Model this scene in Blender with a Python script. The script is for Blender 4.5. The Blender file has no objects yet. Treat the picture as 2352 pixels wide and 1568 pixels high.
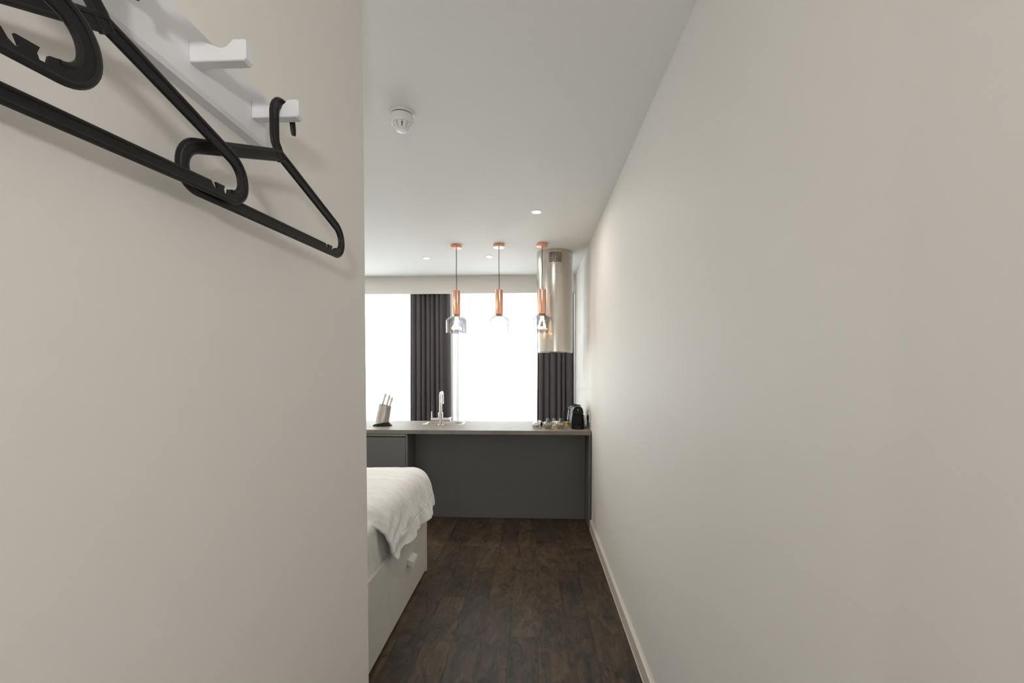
import bpy, bmesh, math, random
from mathutils import Vector, Matrix, noise

random.seed(7)
S = bpy.context.scene
COL = S.collection
R = math.radians

# ------------------------------------------------------------------ camera
F_PX, W_PX, H_PX = 1045.0, 2352, 1568
PITCH = R(1.7)
YAW = math.atan((1226 - W_PX / 2) * math.cos(PITCH) / F_PX)
CAM_Z = 1.4535
cd = bpy.data.cameras.new('camera')
cd.sensor_fit = 'HORIZONTAL'
cd.sensor_width = 36.0
cd.lens = 36.0 * F_PX / W_PX
cd.shift_y = (850 + F_PX * math.tan(PITCH) - H_PX / 2) / W_PX
cd.clip_start = 0.02
cam = bpy.data.objects.new('camera', cd)
cam.location = (0, 0, CAM_Z)
cam.rotation_euler = (math.pi / 2 - PITCH, 0, YAW)
COL.objects.link(cam)
S.camera = cam

# ------------------------------------------------------------------ world, lights, exposure
SKY = 8.8
wd = bpy.data.worlds.new('overcast_sky')
S.world = wd
wd.use_nodes = True
bg = wd.node_tree.nodes['Background']
bg.inputs['Color'].default_value = (0.92, 0.96, 1.0, 1)
bg.inputs['Strength'].default_value = SKY

WIN = [(-3.25, -1.62), (-0.98, 0.36)]          # x ranges of the two windows
WZ0, WZ1, WALL_Y = 0.25, 2.56, 6.16
for (a, b) in WIN:                              # portals: guide daylight through the windows, give off nothing
    ld = bpy.data.lights.new('window_portal', 'AREA')
    ld.shape = 'RECTANGLE'; ld.size = b - a; ld.size_y = WZ1 - WZ0
    ld.cycles.is_portal = True
    lo = bpy.data.objects.new('window_portal', ld)
    lo.location = ((a + b) / 2, WALL_Y + 0.24, (WZ0 + WZ1) / 2)
    lo.rotation_euler = (R(-90), 0, 0)
    COL.objects.link(lo)

# lamp on the entrance side, behind the camera, aimed into the corridor
ld = bpy.data.lights.new('entrance_lamp', 'AREA')
ld.shape = 'DISK'; ld.size = 0.14; ld.energy = 12.0; ld.color = (1.0, 0.97, 0.93)
lo = bpy.data.objects.new('entrance_lamp', ld)
lo.location = (0.24, -1.10, 1.60)
lo.rotation_euler = Vector((-0.10, 0.80, 0.52)).to_track_quat('-Z', 'Y').to_euler()
COL.objects.link(lo)

vs = S.view_settings
vs.view_transform = 'Standard'
try: vs.look = 'None'
except Exception: pass
vs.gamma = 1.0
vs.use_curve_mapping = False
vs.exposure = 0.30

# ------------------------------------------------------------------ materials
def mat(name):
    m = bpy.data.materials.new(name); m.use_nodes = True
    nt = m.node_tree
    return m, nt, nt.nodes['Principled BSDF']

def lin(r, g, b):
    def f(c):
        c /= 255.0
        return c / 12.92 if c <= 0.04045 else ((c + 0.055) / 1.055) ** 2.4
    return (f(r), f(g), f(b), 1)

def simple(name, col, rough=0.5, metal=0.0, bump=0.0, bscale=200.0, var=0.0, vscale=6.0, spec=0.5, stretch=None):
    m, nt, p = mat(name)
    p.inputs['Base Color'].default_value = col
    p.inputs['Roughness'].default_value = rough
    p.inputs['Metallic'].default_value = metal
    p.inputs['Specular IOR Level'].default_value = spec
    tc = nt.nodes.new('ShaderNodeTexCoord')
    src = tc.outputs['Object']
    if stretch:
        mp = nt.nodes.new('ShaderNodeMapping'); mp.inputs['Scale'].default_value = stretch
        nt.links.new(src, mp.inputs['Vector']); src = mp.outputs['Vector']
    if var:
        n = nt.nodes.new('ShaderNodeTexNoise'); n.inputs['Scale'].default_value = vscale; n.inputs['Detail'].default_value = 6
        nt.links.new(src, n.inputs['Vector'])
        r = nt.nodes.new('ShaderNodeValToRGB')
        r.color_ramp.elements[0].position = 0.3; r.color_ramp.elements[1].position = 0.7
        r.color_ramp.elements[0].color = tuple(c * (1 - var) for c in col[:3]) + (1,)
        r.color_ramp.elements[1].color = tuple(min(1, c * (1 + var)) for c in col[:3]) + (1,)
        nt.links.new(n.outputs['Fac'], r.inputs['Fac']); nt.links.new(r.outputs['Color'], p.inputs['Base Color'])
    if bump:
        n = nt.nodes.new('ShaderNodeTexNoise'); n.inputs['Scale'].default_value = bscale; n.inputs['Detail'].default_value = 3
        nt.links.new(src, n.inputs['Vector'])
        b = nt.nodes.new('ShaderNodeBump'); b.inputs['Strength'].default_value = bump; b.inputs['Distance'].default_value = 0.002
        nt.links.new(n.outputs['Fac'], b.inputs['Height']); nt.links.new(b.outputs['Normal'], p.inputs['Normal'])
    return m

def thin_glass(name, tint, gloss=0.9, base=0.06, rough=0.02):
    """clear thin glass: see-through tint plus facing-dependent reflection"""
    m = bpy.data.materials.new(name); m.use_nodes = True
    nt = m.node_tree
    for n in list(nt.nodes):
        if n.type != 'OUTPUT_MATERIAL': nt.nodes.remove(n)
    out = nt.nodes['Material Output']
    t = nt.nodes.new('ShaderNodeBsdfTransparent'); t.inputs['Color'].default_value = tint
    g = nt.nodes.new('ShaderNodeBsdfGlossy'); g.inputs['Roughness'].default_value = rough
    lw = nt.nodes.new('ShaderNodeLayerWeight'); lw.inputs['Blend'].default_value = 0.25
    mr = nt.nodes.new('ShaderNodeMapRange'); mr.inputs['To Min'].default_value = base; mr.inputs['To Max'].default_value = gloss
    mx = nt.nodes.new('ShaderNodeMixShader')
    nt.links.new(lw.outputs['Facing'], mr.inputs['Value']); nt.links.new(mr.outputs['Result'], mx.inputs['Fac'])
    nt.links.new(t.outputs[0], mx.inputs[1]); nt.links.new(g.outputs[0], mx.inputs[2])
    nt.links.new(mx.outputs[0], out.inputs['Surface'])
    return m

def emit(name, col, strength):
    m = bpy.data.materials.new(name); m.use_nodes = True
    nt = m.node_tree
    for n in list(nt.nodes):
        if n.type != 'OUTPUT_MATERIAL': nt.nodes.remove(n)
    e = nt.nodes.new('ShaderNodeEmission'); e.inputs['Color'].default_value = col; e.inputs['Strength'].default_value = strength
    nt.links.new(e.outputs[0], nt.nodes['Material Output'].inputs['Surface'])
    return m

def sheer_material():
    m = bpy.data.materials.new('sheer_voile'); m.use_nodes = True
    nt = m.node_tree
    for n in list(nt.nodes):
        if n.type != 'OUTPUT_MATERIAL': nt.nodes.remove(n)
    t = nt.nodes.new('ShaderNodeBsdfTransparent'); t.inputs['Color'].default_value = (0.95, 0.95, 0.95, 1)
    tr = nt.nodes.new('ShaderNodeBsdfTranslucent'); tr.inputs['Color'].default_value = (0.92, 0.92, 0.92, 1)
    df = nt.nodes.new('ShaderNodeBsdfDiffuse'); df.inputs['Color'].default_value = (0.9, 0.9, 0.9, 1)
    m1 = nt.nodes.new('ShaderNodeMixShader'); m1.inputs['Fac'].default_value = 0.45
    nt.links.new(tr.outputs[0], m1.inputs[1]); nt.links.new(df.outputs[0], m1.inputs[2])
    m2 = nt.nodes.new('ShaderNodeMixShader'); m2.inputs['Fac'].default_value = 0.80
    nt.links.new(t.outputs[0], m2.inputs[1]); nt.links.new(m1.outputs[0], m2.inputs[2])
    nt.links.new(m2.outputs[0], nt.nodes['Material Output'].inputs['Surface'])
    return m

def plank_material():
    m, nt, p = mat('dark_wood_plank')
    N = nt.nodes.new; L = nt.links.new
    tc = N('ShaderNodeTexCoord'); oi = N('ShaderNodeObjectInfo')
    off = N('ShaderNodeVectorMath'); off.operation = 'SCALE'; off.inputs[0].default_value = (31.7, 17.3, 9.1)
    L(oi.outputs['Random'], off.inputs['Scale'])
    add = N('ShaderNodeVectorMath'); add.operation = 'ADD'
    L(tc.outputs['Object'], add.inputs[0]); L(off.outputs[0], add.inputs[1])
    def mapped(sc):
        mp = N('ShaderNodeMapping'); mp.inputs['Scale'].default_value = sc
        L(add.outputs[0], mp.inputs['Vector']); return mp.outputs[0]
    def ns(sc, scale, detail, rough, dist):
        n = N('ShaderNodeTexNoise'); n.inputs['Scale'].default_value = scale; n.inputs['Detail'].default_value = detail
        n.inputs['Roughness'].default_value = rough; n.inputs['Distortion'].default_value = dist
        L(mapped(sc), n.inputs['Vector']); return n.outputs['Fac']
    def ramp(fac, p0, c0, p1, c1):
        r = N('ShaderNodeValToRGB'); e = r.color_ramp.elements
        e[0].position = p0; e[0].color = c0; e[1].position = p1; e[1].color = c1
        L(fac, r.inputs['Fac']); return r.outputs['Color']
    def mix(kind, a, b, fac=1.0):
        m_ = N('ShaderNodeMixRGB'); m_.blend_type = kind
        if isinstance(fac, float): m_.inputs['Fac'].default_value = fac
        else: L(fac, m_.inputs['Fac'])
        L(a, m_.inputs['Color1'])
        if isinstance(b, tuple): m_.inputs['Color2'].default_value = b
        else: L(b, m_.inputs['Color2'])
        return m_.outputs['Color']
    grain = ns((85, 5, 20), 1.6, 9, 0.72, 2.4)                  # fibre grain
    blot = ns((13, 5, 9), 1.1, 8, 0.70, 1.2)                     # weathered blotches
    spots = ns((22, 11, 9), 1.0, 4, 0.55, 0.6)                    # knots and dark marks
    col = ramp(grain, 0.28, (0.024, 0.019, 0.016, 1), 0.76, (0.088, 0.072, 0.056, 1))
    col = mix('MULTIPLY', col, ramp(blot, 0.36, (0.40, 0.39, 0.42, 1), 0.64, (1.95, 1.66, 1.28, 1)))
    col = mix('MULTIPLY', col, ramp(spots, 0.62, (1, 1, 1, 1), 0.72, (0.36, 0.36, 0.40, 1)))
    col = mix('MULTIPLY', col, ramp(oi.outputs['Random'], 0.0, (0.68, 0.67, 0.72, 1), 1.0, (1.28, 1.23, 1.14, 1)))
    wv = N('ShaderNodeTexWave'); wv.wave_type = 'RINGS'; wv.rings_direction = 'Z'; wv.inputs['Scale'].default_value = 3.2
    wv.inputs['Distortion'].default_value = 9.0; wv.inputs['Detail'].default_value = 3; wv.inputs['Detail Scale'].default_value = 1.1
    L(mapped((9, 0.8, 1)), wv.inputs['Vector'])
    patch = ramp(ns((5, 1.2, 5), 1.1, 2, 0.5, 0.3), 0.56, (0, 0, 0, 1), 0.72, (0.5, 0.5, 0.5, 1))
    lime = mix('MULTIPLY', ramp(wv.outputs['Fac'], 0.86, (0, 0, 0, 1), 1.0, (1, 1, 1, 1)), patch)
    col = mix('MIX', col, (0.17, 0.145, 0.125, 1), lime)
    L(col, p.inputs['Base Color'])
    g = None
    p.inputs['Roughness'].default_value = 0.5
    p.inputs['Specular IOR Level'].default_value = 0.35
    b = N('ShaderNodeBump'); b.inputs['Strength'].default_value = 0.25; b.inputs['Distance'].default_value = 0.001
    L(grain, b.inputs['Height']); L(b.outputs['Normal'], p.inputs['Normal'])
    return m

M = {}
M['wall'] = simple('warm_white_wall_paint', (0.825, 0.80, 0.765, 1), 0.62, bump=0.05, bscale=260, spec=0.3)
M['ceiling'] = simple('white_ceiling_paint', (0.83, 0.82, 0.80, 1), 0.7, bump=0.04, bscale=220, spec=0.2)
M['trim'] = simple('satin_trim_paint', (0.70, 0.65, 0.58, 1), 0.4)
M['added_door_wood'] = simple('light_damping_door_wood', (0.06, 0.045, 0.035, 1), 0.5, var=0.2, vscale=4, stretch=(12, 12, 1))  # dark so the added door throws little light back
M['upvc'] = simple('window_frame_paint', (0.78, 0.78, 0.78, 1), 0.4)
M['pane'] = thin_glass('window_pane_glass', (0.96, 0.98, 0.97, 1), 0.5, 0.04)
M['plank'] = plank_material()
M['screed'] = simple('dark_floor_screed', (0.02, 0.018, 0.016, 1), 0.9)
M['whitewood'] = simple('white_lacquered_wood', (0.80, 0.80, 0.83, 1), 0.45, bump=0.06, bscale=60, stretch=(1, 8, 1))
M['plastic'] = simple('black_hanger_plastic', (0.007, 0.007, 0.007, 1), 0.38, bump=0.05, bscale=500, spec=0.35)
M['steel'] = simple('brushed_stainless_steel', (0.60, 0.57, 0.52, 1), 0.24, 1.0, bump=0.06, bscale=30, var=0.06, vscale=5, stretch=(30, 30, 0.6))
M['chrome'] = simple('polished_chrome', (0.85, 0.85, 0.86, 1), 0.07, 1.0)
M['sink'] = simple('sink_steel', (0.42, 0.39, 0.35, 1), 0.35, 1.0)
M['copper'] = simple('satin_copper', (0.90, 0.50, 0.36, 1), 0.24, 1.0)
M['brass'] = simple('aged_brass', (0.50, 0.36, 0.16, 1), 0.35, 1.0)
M['shade'] = thin_glass('smoked_shade_glass', (0.80, 0.80, 0.83, 1), 0.7, 0.05)
M['bulb'] = emit('lit_lamp_tube', (1.0, 0.66, 0.28, 1), 16.0)
M['lens'] = emit('lit_downlight_lens', (1.0, 0.92, 0.80, 1), 6.0)
M['cord'] = simple('grey_fabric_cord', (0.05, 0.048, 0.045, 1), 0.8)
M['dark'] = simple('painted_dark', (0.012, 0.011, 0.010, 1), 0.8)  # near-black, also standing in for shade inside the vent slots
M['cabinet'] = simple('slate_grey_laminate', (0.135, 0.138, 0.135, 1), 0.5, bump=0.03, bscale=400)
M['profile'] = simple('grey_handle_profile', (0.27, 0.255, 0.24, 1), 0.4, 0.2)
M['worktop'] = simple('concrete_look_worktop', (0.235, 0.214, 0.192, 1), 0.5, bump=0.05, bscale=120, var=0.12, vscale=9, spec=0.3)
M['curtain'] = simple('charcoal_curtain_cloth', (0.120, 0.109, 0.116, 1), 0.95, bump=0.2, bscale=700, spec=0.1)
M['sheer'] = sheer_material()
M['detector'] = simple('white_detector_plastic', (0.78, 0.78, 0.78, 1), 0.3)
M['bedwood'] = simple('white_bed_laminate', (0.76, 0.74, 0.70, 1), 0.45)
M['sheet'] = simple('white_cotton_sheet', (0.80, 0.79, 0.76, 1), 0.9, bump=0.15, bscale=60, spec=0.1)
M['duvet'] = simple('white_cotton_duvet', (0.82, 0.81, 0.80, 1), 0.92, bump=0.15, bscale=45, spec=0.1)
M['black'] = simple('black_gloss_plastic', (0.005, 0.005, 0.006, 1), 0.2, spec=0.35)
M['blackm'] = simple('black_matt_plastic', (0.010, 0.010, 0.011, 1), 0.5, spec=0.3)
M['emblem'] = simple('bronze_emblem', (0.35, 0.20, 0.08, 1), 0.4, 0.6)
M['cream'] = simple('cream_handle_plastic', (0.74, 0.70, 0.64, 1), 0.4)
M['glass'] = thin_glass('clear_jar_glass', (0.94, 0.95, 0.95, 1), 0.85, 0.06)
M['tank'] = thin_glass('clear_tank_plastic', (0.88, 0.90, 0.92, 1), 0.6, 0.12, 0.1)
M['wood'] = simple('light_cork_wood', (0.52, 0.31, 0.13, 1), 0.6, var=0.2, vscale=60)
M['sugar'] = simple('white_sugar', (0.82, 0.80, 0.76, 1), 0.9, bump=0.3, bscale=600)
M['tea'] = simple('pale_tea_leaf', (0.42, 0.36, 0.28, 1), 0.9, bump=0.3, bscale=500, var=0.3, vscale=200)
M['yellow'] = simple('yellow_sachet_paper', (0.75, 0.50, 0.08, 1), 0.6)
M['paper'] = simple('pale_sachet_paper', (0.72, 0.68, 0.58, 1), 0.6)
M['white'] = simple('white_card', (0.82, 0.82, 0.82, 1), 0.6)

# ------------------------------------------------------------------ helpers
def obj(name, bm, m, parent=None, smooth=False, loc=None, rot=None):
    if isinstance(bm, bpy.types.Mesh):
        me = bm
    else:
        bmesh.ops.recalc_face_normals(bm, faces=bm.faces)
        me = bpy.data.meshes.new(name); bm.to_mesh(me); bm.free()
    if not me.materials: me.materials.append(M[m] if isinstance(m, str) else m)
    if smooth:
        if smooth is True: smooth = 35
        me.shade_smooth()
        try: me.set_sharp_from_angle(angle=R(smooth))
        except Exception: pass
    o = bpy.data.objects.new(name, me)
    COL.objects.link(o)
    if parent: o.parent = parent
    if loc: o.location = loc
    if rot: o.rotation_euler = rot
    return o

def thing(name, label, cat, loc=(0, 0, 0), rotz=0.0, group=None):
    o = bpy.data.objects.new(name, None); o.empty_display_size = 0.05
    COL.objects.link(o)
    o.location = loc; o.rotation_euler = (0, 0, rotz)
    return tag(o, label, cat, group)

def tag(o, label, cat, group=None):
    o['label'] = label; o['category'] = cat
    if group: o['group'] = group
    return o

def struct(o):
    o['kind'] = 'structure'
    return o

def box(bm, x0, x1, y0, y1, z0, z1, bev=0.0, seg=2):
    b = bmesh.new() if bev else bm
    vs_ = [b.verts.new(p) for p in ((x0, y0, z0), (x1, y0, z0), (x1, y1, z0), (x0, y1, z0), (x0, y0, z1), (x1, y0, z1), (x1, y1, z1), (x0, y1, z1))]
    for f in ((0, 3, 2, 1), (4, 5, 6, 7), (0, 1, 5, 4), (1, 2, 6, 5), (2, 3, 7, 6), (3, 0, 4, 7)):
        b.faces.new([vs_[i] for i in f])
    if bev:
        bmesh.ops.bevel(b, geom=list(b.edges), offset=bev, segments=seg, affect='EDGES', profile=0.5)
        merge(bm, b)
    return bm

def merge(bm, b):
    t = bpy.data.meshes.new('t'); b.to_mesh(t); b.free()
    bm.from_mesh(t); bpy.data.meshes.remove(t)

def bx(*a, **k): return box(bmesh.new(), *a, **k)

def lathe(bm, prof, n=32, c=(0, 0, 0), capped=True):
    """prof: list of (r, z); revolved about z"""
    rings = []
    for r, z in prof:
        if r < 1e-6:
            rings.append([bm.verts.new((c[0], c[1], c[2] + z))])
        else:
            rings.append([bm.verts.new((c[0] + r * math.cos(2 * math.pi * i / n), c[1] + r * math.sin(2 * math.pi * i / n), c[2] + z)) for i in range(n)])
    for a, b in zip(rings, rings[1:]):
        for i in range(n):
            j = (i + 1) % n
            if len(a) == 1 and len(b) == 1: continue
            if len(a) == 1: bm.faces.new((a[0], b[i], b[j]))
            elif len(b) == 1: bm.faces.new((a[i], a[j], b[0]))
            else: bm.faces.new((a[i], a[j], b[j], b[i]))
    if capped:
        for rg in (rings[0], rings[-1]):
            if len(rg) > 1: bm.faces.new(rg)
    return bm

def tube(bm, pts, rad, n=10, closed=False):
    pts = [Vector(p) for p in pts]
    rads = rad if isinstance(rad, (list, tuple)) else [rad] * len(pts)
    rings = []
    prev = None
    m = len(pts)
    for i, p in enumerate(pts):
        if closed: d = pts[(i + 1) % m] - pts[i - 1]
        else: d = pts[min(i + 1, m - 1)] - pts[max(i - 1, 0)]
        d.normalize()
        if prev is None:
            a = Vector((0, 0, 1)) if abs(d.z) < 0.9 else Vector((1, 0, 0))
            prev = d.cross(a).normalized()
        prev = (prev - d * prev.dot(d)).normalized()
        q = d.cross(prev)
        rings.append([bm.verts.new(p + (prev * math.cos(2 * math.pi * k / n) + q * math.sin(2 * math.pi * k / n)) * rads[i]) for k in range(n)])
    pairs = list(zip(rings, rings[1:]))
    if closed: pairs.append((rings[-1], rings[0]))
    for a, b in pairs:
        for k in range(n):
            bm.faces.new((a[k], a[(k + 1) % n], b[(k + 1) % n], b[k]))
    if not closed:
        bm.faces.new(rings[0]); bm.faces.new(list(reversed(rings[-1])))
    return bm

def prism(bm, poly, axis, a, b):
    """extrude a 2-D polygon: axis 'x' -> (y,z), 'y' -> (x,z), 'z' -> (x,y)"""
    def P(u, v, w):
        return {'x': (w, u, v), 'y': (u, w, v), 'z': (u, v, w)}[axis]
    A = [bm.verts.new(P(u, v, a)) for u, v in poly]
    B = [bm.verts.new(P(u, v, b)) for u, v in poly]
    bm.faces.new(A); bm.faces.new(list(reversed(B)))
    n = len(poly)
    for i in range(n):
        j = (i + 1) % n
        bm.faces.new((A[i], B[i], B[j], A[j]))
    return bm

def smooth_path(p, n=6):
    out = []
    for i in range(len(p) - 1):
        a, b, c, d = p[max(i - 1, 0)], p[i], p[i + 1], p[min(i + 2, len(p) - 1)]
        for k in range(n):
            t = k / n
            out.append(0.5 * ((2 * b) + (c - a) * t + (2 * a - 5 * b + 4 * c - d) * t * t + (3 * b - a - 3 * c + d) * t ** 3))
    out.append(p[-1]); return out

def flat_mesh(name, loops, half, bevel=0.0):
    """filled 2-D outline with holes, extruded to a plate in the local x-z plane"""
    cu = bpy.data.curves.new(name, 'CURVE'); cu.dimensions = '2D'; cu.fill_mode = 'BOTH'
    cu.extrude = half; cu.bevel_depth = bevel; cu.bevel_resolution = 1
    for lp in loops:
        sp = cu.splines.new('POLY'); sp.points.add(len(lp) - 1); sp.use_cyclic_u = True
        for q, (u, v) in zip(sp.points, lp): q.co = (u, v, 0, 1)
    o = bpy.data.objects.new(name, cu); COL.objects.link(o)
    dg = bpy.context.evaluated_depsgraph_get()
    me = bpy.data.meshes.new_from_object(o.evaluated_get(dg))
    bpy.data.objects.remove(o); bpy.data.curves.remove(cu)
    me.transform(Matrix.Rotation(math.pi / 2, 4, 'X'))
    me.materials.clear()
    return me

# ------------------------------------------------------------------ the room
XR, XL, CEIL = 0.529, -0.50, 2.655
Y0, YC = -1.7, 1.338            # entrance end, end of the corridor's left wall
XO = -3.6                       # outer side wall of the room

# floor: dark screed with single planks laid along the room
fl = struct(obj('floor', bx(XO, XR + 0.1, Y0, WALL_Y + 0.2, -0.08, -0.004), 'screed'))
PW, PL, GAP = 0.152, 0.84, 0.0004
plank_cache = {}
def plank_mesh(w, l):
    k = (round(w, 4), round(l, 4))
    if k not in plank_cache:
        b = bmesh.new()
        e = 0.0004
        x0, x1, y0, y1 = -w / 2 + GAP / 2, w / 2 - GAP / 2, -l / 2 + GAP / 2, l / 2 - GAP / 2
        A = [b.verts.new(p) for p in ((x0, y0, -0.004), (x1, y0, -0.004), (x1, y1, -0.004), (x0, y1, -0.004))]
        B = [b.verts.new(p) for p in ((x0, y0, -e), (x1, y0, -e), (x1, y1, -e), (x0, y1, -e))]
        C = [b.verts.new(p) for p in ((x0 + e, y0 + e, 0), (x1 - e, y0 + e, 0), (x1 - e, y1 - e, 0), (x0 + e, y1 - e, 0))]
        for P, Q in ((A, B), (B, C)):
            for i in range(4): b.faces.new((P[i], P[(i + 1) % 4], Q[(i + 1) % 4], Q[i]))
        b.faces.new(C)
        me = bpy.data.meshes.new('plank'); bmesh.ops.recalc_face_normals(b, faces=b.faces); b.to_mesh(me); b.free()
        me.materials.append(M['plank'])
        plank_cache[k] = me
    return plank_cache[k]

edges = []
xx = 0.478
while xx < XR: xx += PW
while xx > XO:
    edges.append(xx); xx -= PW
for i, xr in enumerate(edges):
    xl, xr2 = max(xr - PW, XO), min(xr, XR)
    if xr2 - xl < 0.01: continue
    y = 2.44 - (0.42 if i % 2 else 0.0) - PL * 6
    while y < WALL_Y:
        a, b = max(y, Y0), min(y + PL, WALL_Y)
        y += PL
        if b - a < 0.02: continue
        if xr2 < XL - 0.02 and b <= YC + 0.001: continue       # under the bathroom block
        o = bpy.data.objects.new('plank', plank_mesh(xr2 - xl, b - a))
        COL.objects.link(o); o.parent = fl
        o.location = ((xl + xr2) / 2, (a + b) / 2, 0)

struct(obj('ceiling', bx(XO - 0.1, XR + 0.1, Y0 - 0.1, WALL_Y + 0.2, CEIL, CEIL + 0.1), 'ceiling'))
struct(obj('wall_right', bx(XR, XR + 0.12, Y0 - 0.1, WALL_Y + 0.2, -0.08, CEIL), 'wall'))
# corridor's left wall: one end of a boxed-in block
bm = bmesh.new()
poly = [(XL, Y0), (XL, YC - 0.004), (XL - 0.004, YC), (XO, YC), (XO, YC - 0.12), (XL - 0.12, YC - 0.12), (XL - 0.12, Y0)]
prism(bm, poly, 'z', -0.004, CEIL)
struct(obj('wall_left', bm, 'wall'))
struct(obj('wall_outer', bx(XO - 0.12, XO, YC - 0.12, WALL_Y + 0.2, -0.08, CEIL), 'wall'))
struct(obj('wall_near', bx(XL - 0.12, XR, Y0 - 0.12, Y0, -0.08, CEIL), 'wall'))
dr = struct(obj('added_door_1', bx(-0.44, 0.44, Y0 + 0.001, Y0 + 0.042, 0.003, 2.06, bev=0.002), 'added_door_wood'))  # unseen door, added dark to limit light bouncing off the entrance end
hb_ = bmesh.new(); tube(hb_, [(-0.36, Y0 + 0.043, 1.02), (-0.36, Y0 + 0.09, 1.02), (-0.24, Y0 + 0.09, 1.02)], 0.009, 10)
obj('added_door_handle', hb_, 'chrome', dr, smooth=True)
# window wall with two openings
bm = bmesh.new()
xs = [XO, WIN[0][0], WIN[0][1], WIN[1][0], WIN[1][1], XR]
for k in (0, 2, 4): box(bm, xs[k], xs[k + 1], WALL_Y, WALL_Y + 0.2, -0.08, CEIL)
for a, b in WIN:
    box(bm, a, b, WALL_Y, WALL_Y + 0.2, -0.08, WZ0); box(bm, a, b, WALL_Y, WALL_Y + 0.2, WZ1, CEIL)
struct(obj('wall_far', bm, 'wall'))
for n, (a, b) in enumerate(WIN):
    fr = bmesh.new(); t = 0.055; ya, yb = WALL_Y + 0.09, WALL_Y + 0.15
    for q in ((a, a + t, WZ0, WZ1), (b - t, b, WZ0, WZ1), (a + t, b - t, WZ0, WZ0 + t), (a + t, b - t, WZ1 - t, WZ1), (a + t, b - t, 1.79, 1.84)):
        box(fr, q[0], q[1], ya, yb, q[2], q[3])
    mid = (a + b) / 2
    box(fr, mid - 0.03, mid + 0.03, ya, yb, WZ0 + t, 1.79)
    w = struct(obj('window_%d' % (n + 1), fr, 'upvc'))
    for (u0, u1, v0, v1) in ((a + t, mid - 0.03, WZ0 + t, 1.79), (mid + 0.03, b - t, WZ0 + t, 1.79), (a + t, b - t, 1.84, WZ1 - t)):
        obj('pane', bx(u0, u1, WALL_Y + 0.118, WALL_Y + 0.122, v0, v1), 'pane', w)
# bulkhead that hides the curtain tracks
struct(obj('trim_1', bx(XO, XR, 5.82, 5.845, 2.436, CEIL), 'wall'))
# baseboards
def baseboard(name, poly_axis, prof, a, b):
    return struct(obj(name, prism(bmesh.new(), prof, poly_axis, a, b), 'trim'))
baseboard('baseboard_right', 'y', [(XR, 0), (XR - 0.020, 0), (XR - 0.020, 0.002), (XR - 0.017, 0.005), (XR - 0.017, 0.081), (XR - 0.009, 0.087), (XR, 0.087)], Y0, 4.153)
baseboard('baseboard_left', 'y', [(XL, 0), (XL + 0.017, 0), (XL + 0.017, 0.082), (XL + 0.013, 0.086), (XL, 0.086)], Y0, YC)

# ------------------------------------------------------------------ kitchen island
YF, YB, HT, TH = 4.15, 4.92, 0.90, 0.036
XW0, XW1 = -1.86, 0.525
SX0, SX1, SY0, SY1 = -1.13, -0.735, 4.575, 4.845
bm = bmesh.new()
gx, gy = [XW0, SX0, SX1, XW1], [YF, SY0, SY1, YB]
for i in range(3):
    for j in range(3):
        if i == 1 and j == 1: continue
        box(bm, gx[i], gx[i + 1], gy[j], gy[j + 1], HT - TH, HT)
bmesh.ops.remove_doubles(bm, verts=bm.verts, dist=1e-5)
# drop the inner partition faces
cnt = {}
for f in bm.faces:
    k = tuple(round(c, 4) for c in f.calc_center_median()); cnt.setdefault(k, []).append(f)
bmesh.ops.delete(bm, geom=[f for v in cnt.values() if len(v) > 1 for f in v], context='FACES')
tag(obj('worktop', bm, 'worktop'), 'concrete grey laminate worktop along the top of the kitchen island', 'worktop')

# knee-space side: back panel and end panel
isl = thing('island_panelling', 'dark slate grey panelling below the worktop, around the knee space', 'panelling', (0, 0, 0))
obj('back_panel', bx(-1.168, 0.500, 4.425, 4.443, 0.003, HT - TH - 0.001), 'cabinet', isl)
obj('end_panel', bx(0.503, 0.521, 4.156, 4.90, 0.0, HT - TH - 0.001, bev=0.001), 'cabinet', isl)
br = bmesh.new(); box(br, 0.478, 0.503, 4.20, 4.225, HT - TH - 0.012, HT - TH - 0.001)
obj('bracket', br, 'profile', isl)
# drawer cabinet
cb = thing('drawer_cabinet', 'slate grey base cabinet with a recessed handle strip, under the knife block', 'cabinet', (-1.47, 4.2, 0))
def P(o, root):
    """parent keeping world coordinates of mesh built in world space"""
    o.parent = root; o.location = tuple(-c for c in root.location); return o
P(obj('side_panel', bx(-1.188, -1.170, 4.158, 4.90, 0.0, HT - TH - 0.001, bev=0.001), 'cabinet'), cb)
P(obj('side_panel', bx(-1.80, -1.782, 4.158, 4.90, 0.0, HT - TH - 0.001, bev=0.001), 'cabinet'), cb)
P(obj('carcass', bx(-1.781, -1.189, 4.19, 4.90, 0.10, HT - TH - 0.001), 'cabinet'), cb)
P(obj('plinth', bx(-1.781, -1.189, 4.21, 4.225, 0.0, 0.099), 'cabinet'), cb)
pf = [(4.188, 0.835), (4.170, 0.835), (4.160, 0.841), (4.158, 0.850), (4.160, 0.859), (4.170, 0.862), (4.188, 0.862)]
P(obj('handle_strip', prism(bmesh.new(), pf, 'x', -1.781, -1.189), 'profile', smooth=True), cb)
P(obj('drawer_front', bx(-1.780, -1.191, 4.160, 4.179, 0.495, 0.829, bev=0.001), 'cabinet'), cb)
P(obj('drawer_front', bx(-1.780, -1.191, 4.160, 4.179, 0.10, 0.490, bev=0.001), 'cabinet'), cb)
ap = thing('window_side_cabinets', 'slate grey base cabinets facing the window under the sink', 'cabinet', (-0.33, 4.7, 0))
P(obj('carcass', bx(-1.165, 0.495, 4.447, 4.54, 0.10, HT - TH - 0.001), 'cabinet'), ap)
P(obj('carcass', bx(-1.165, 0.495, 4.86, 4.875, 0.10, HT - TH - 0.001), 'cabinet'), ap)
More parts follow.
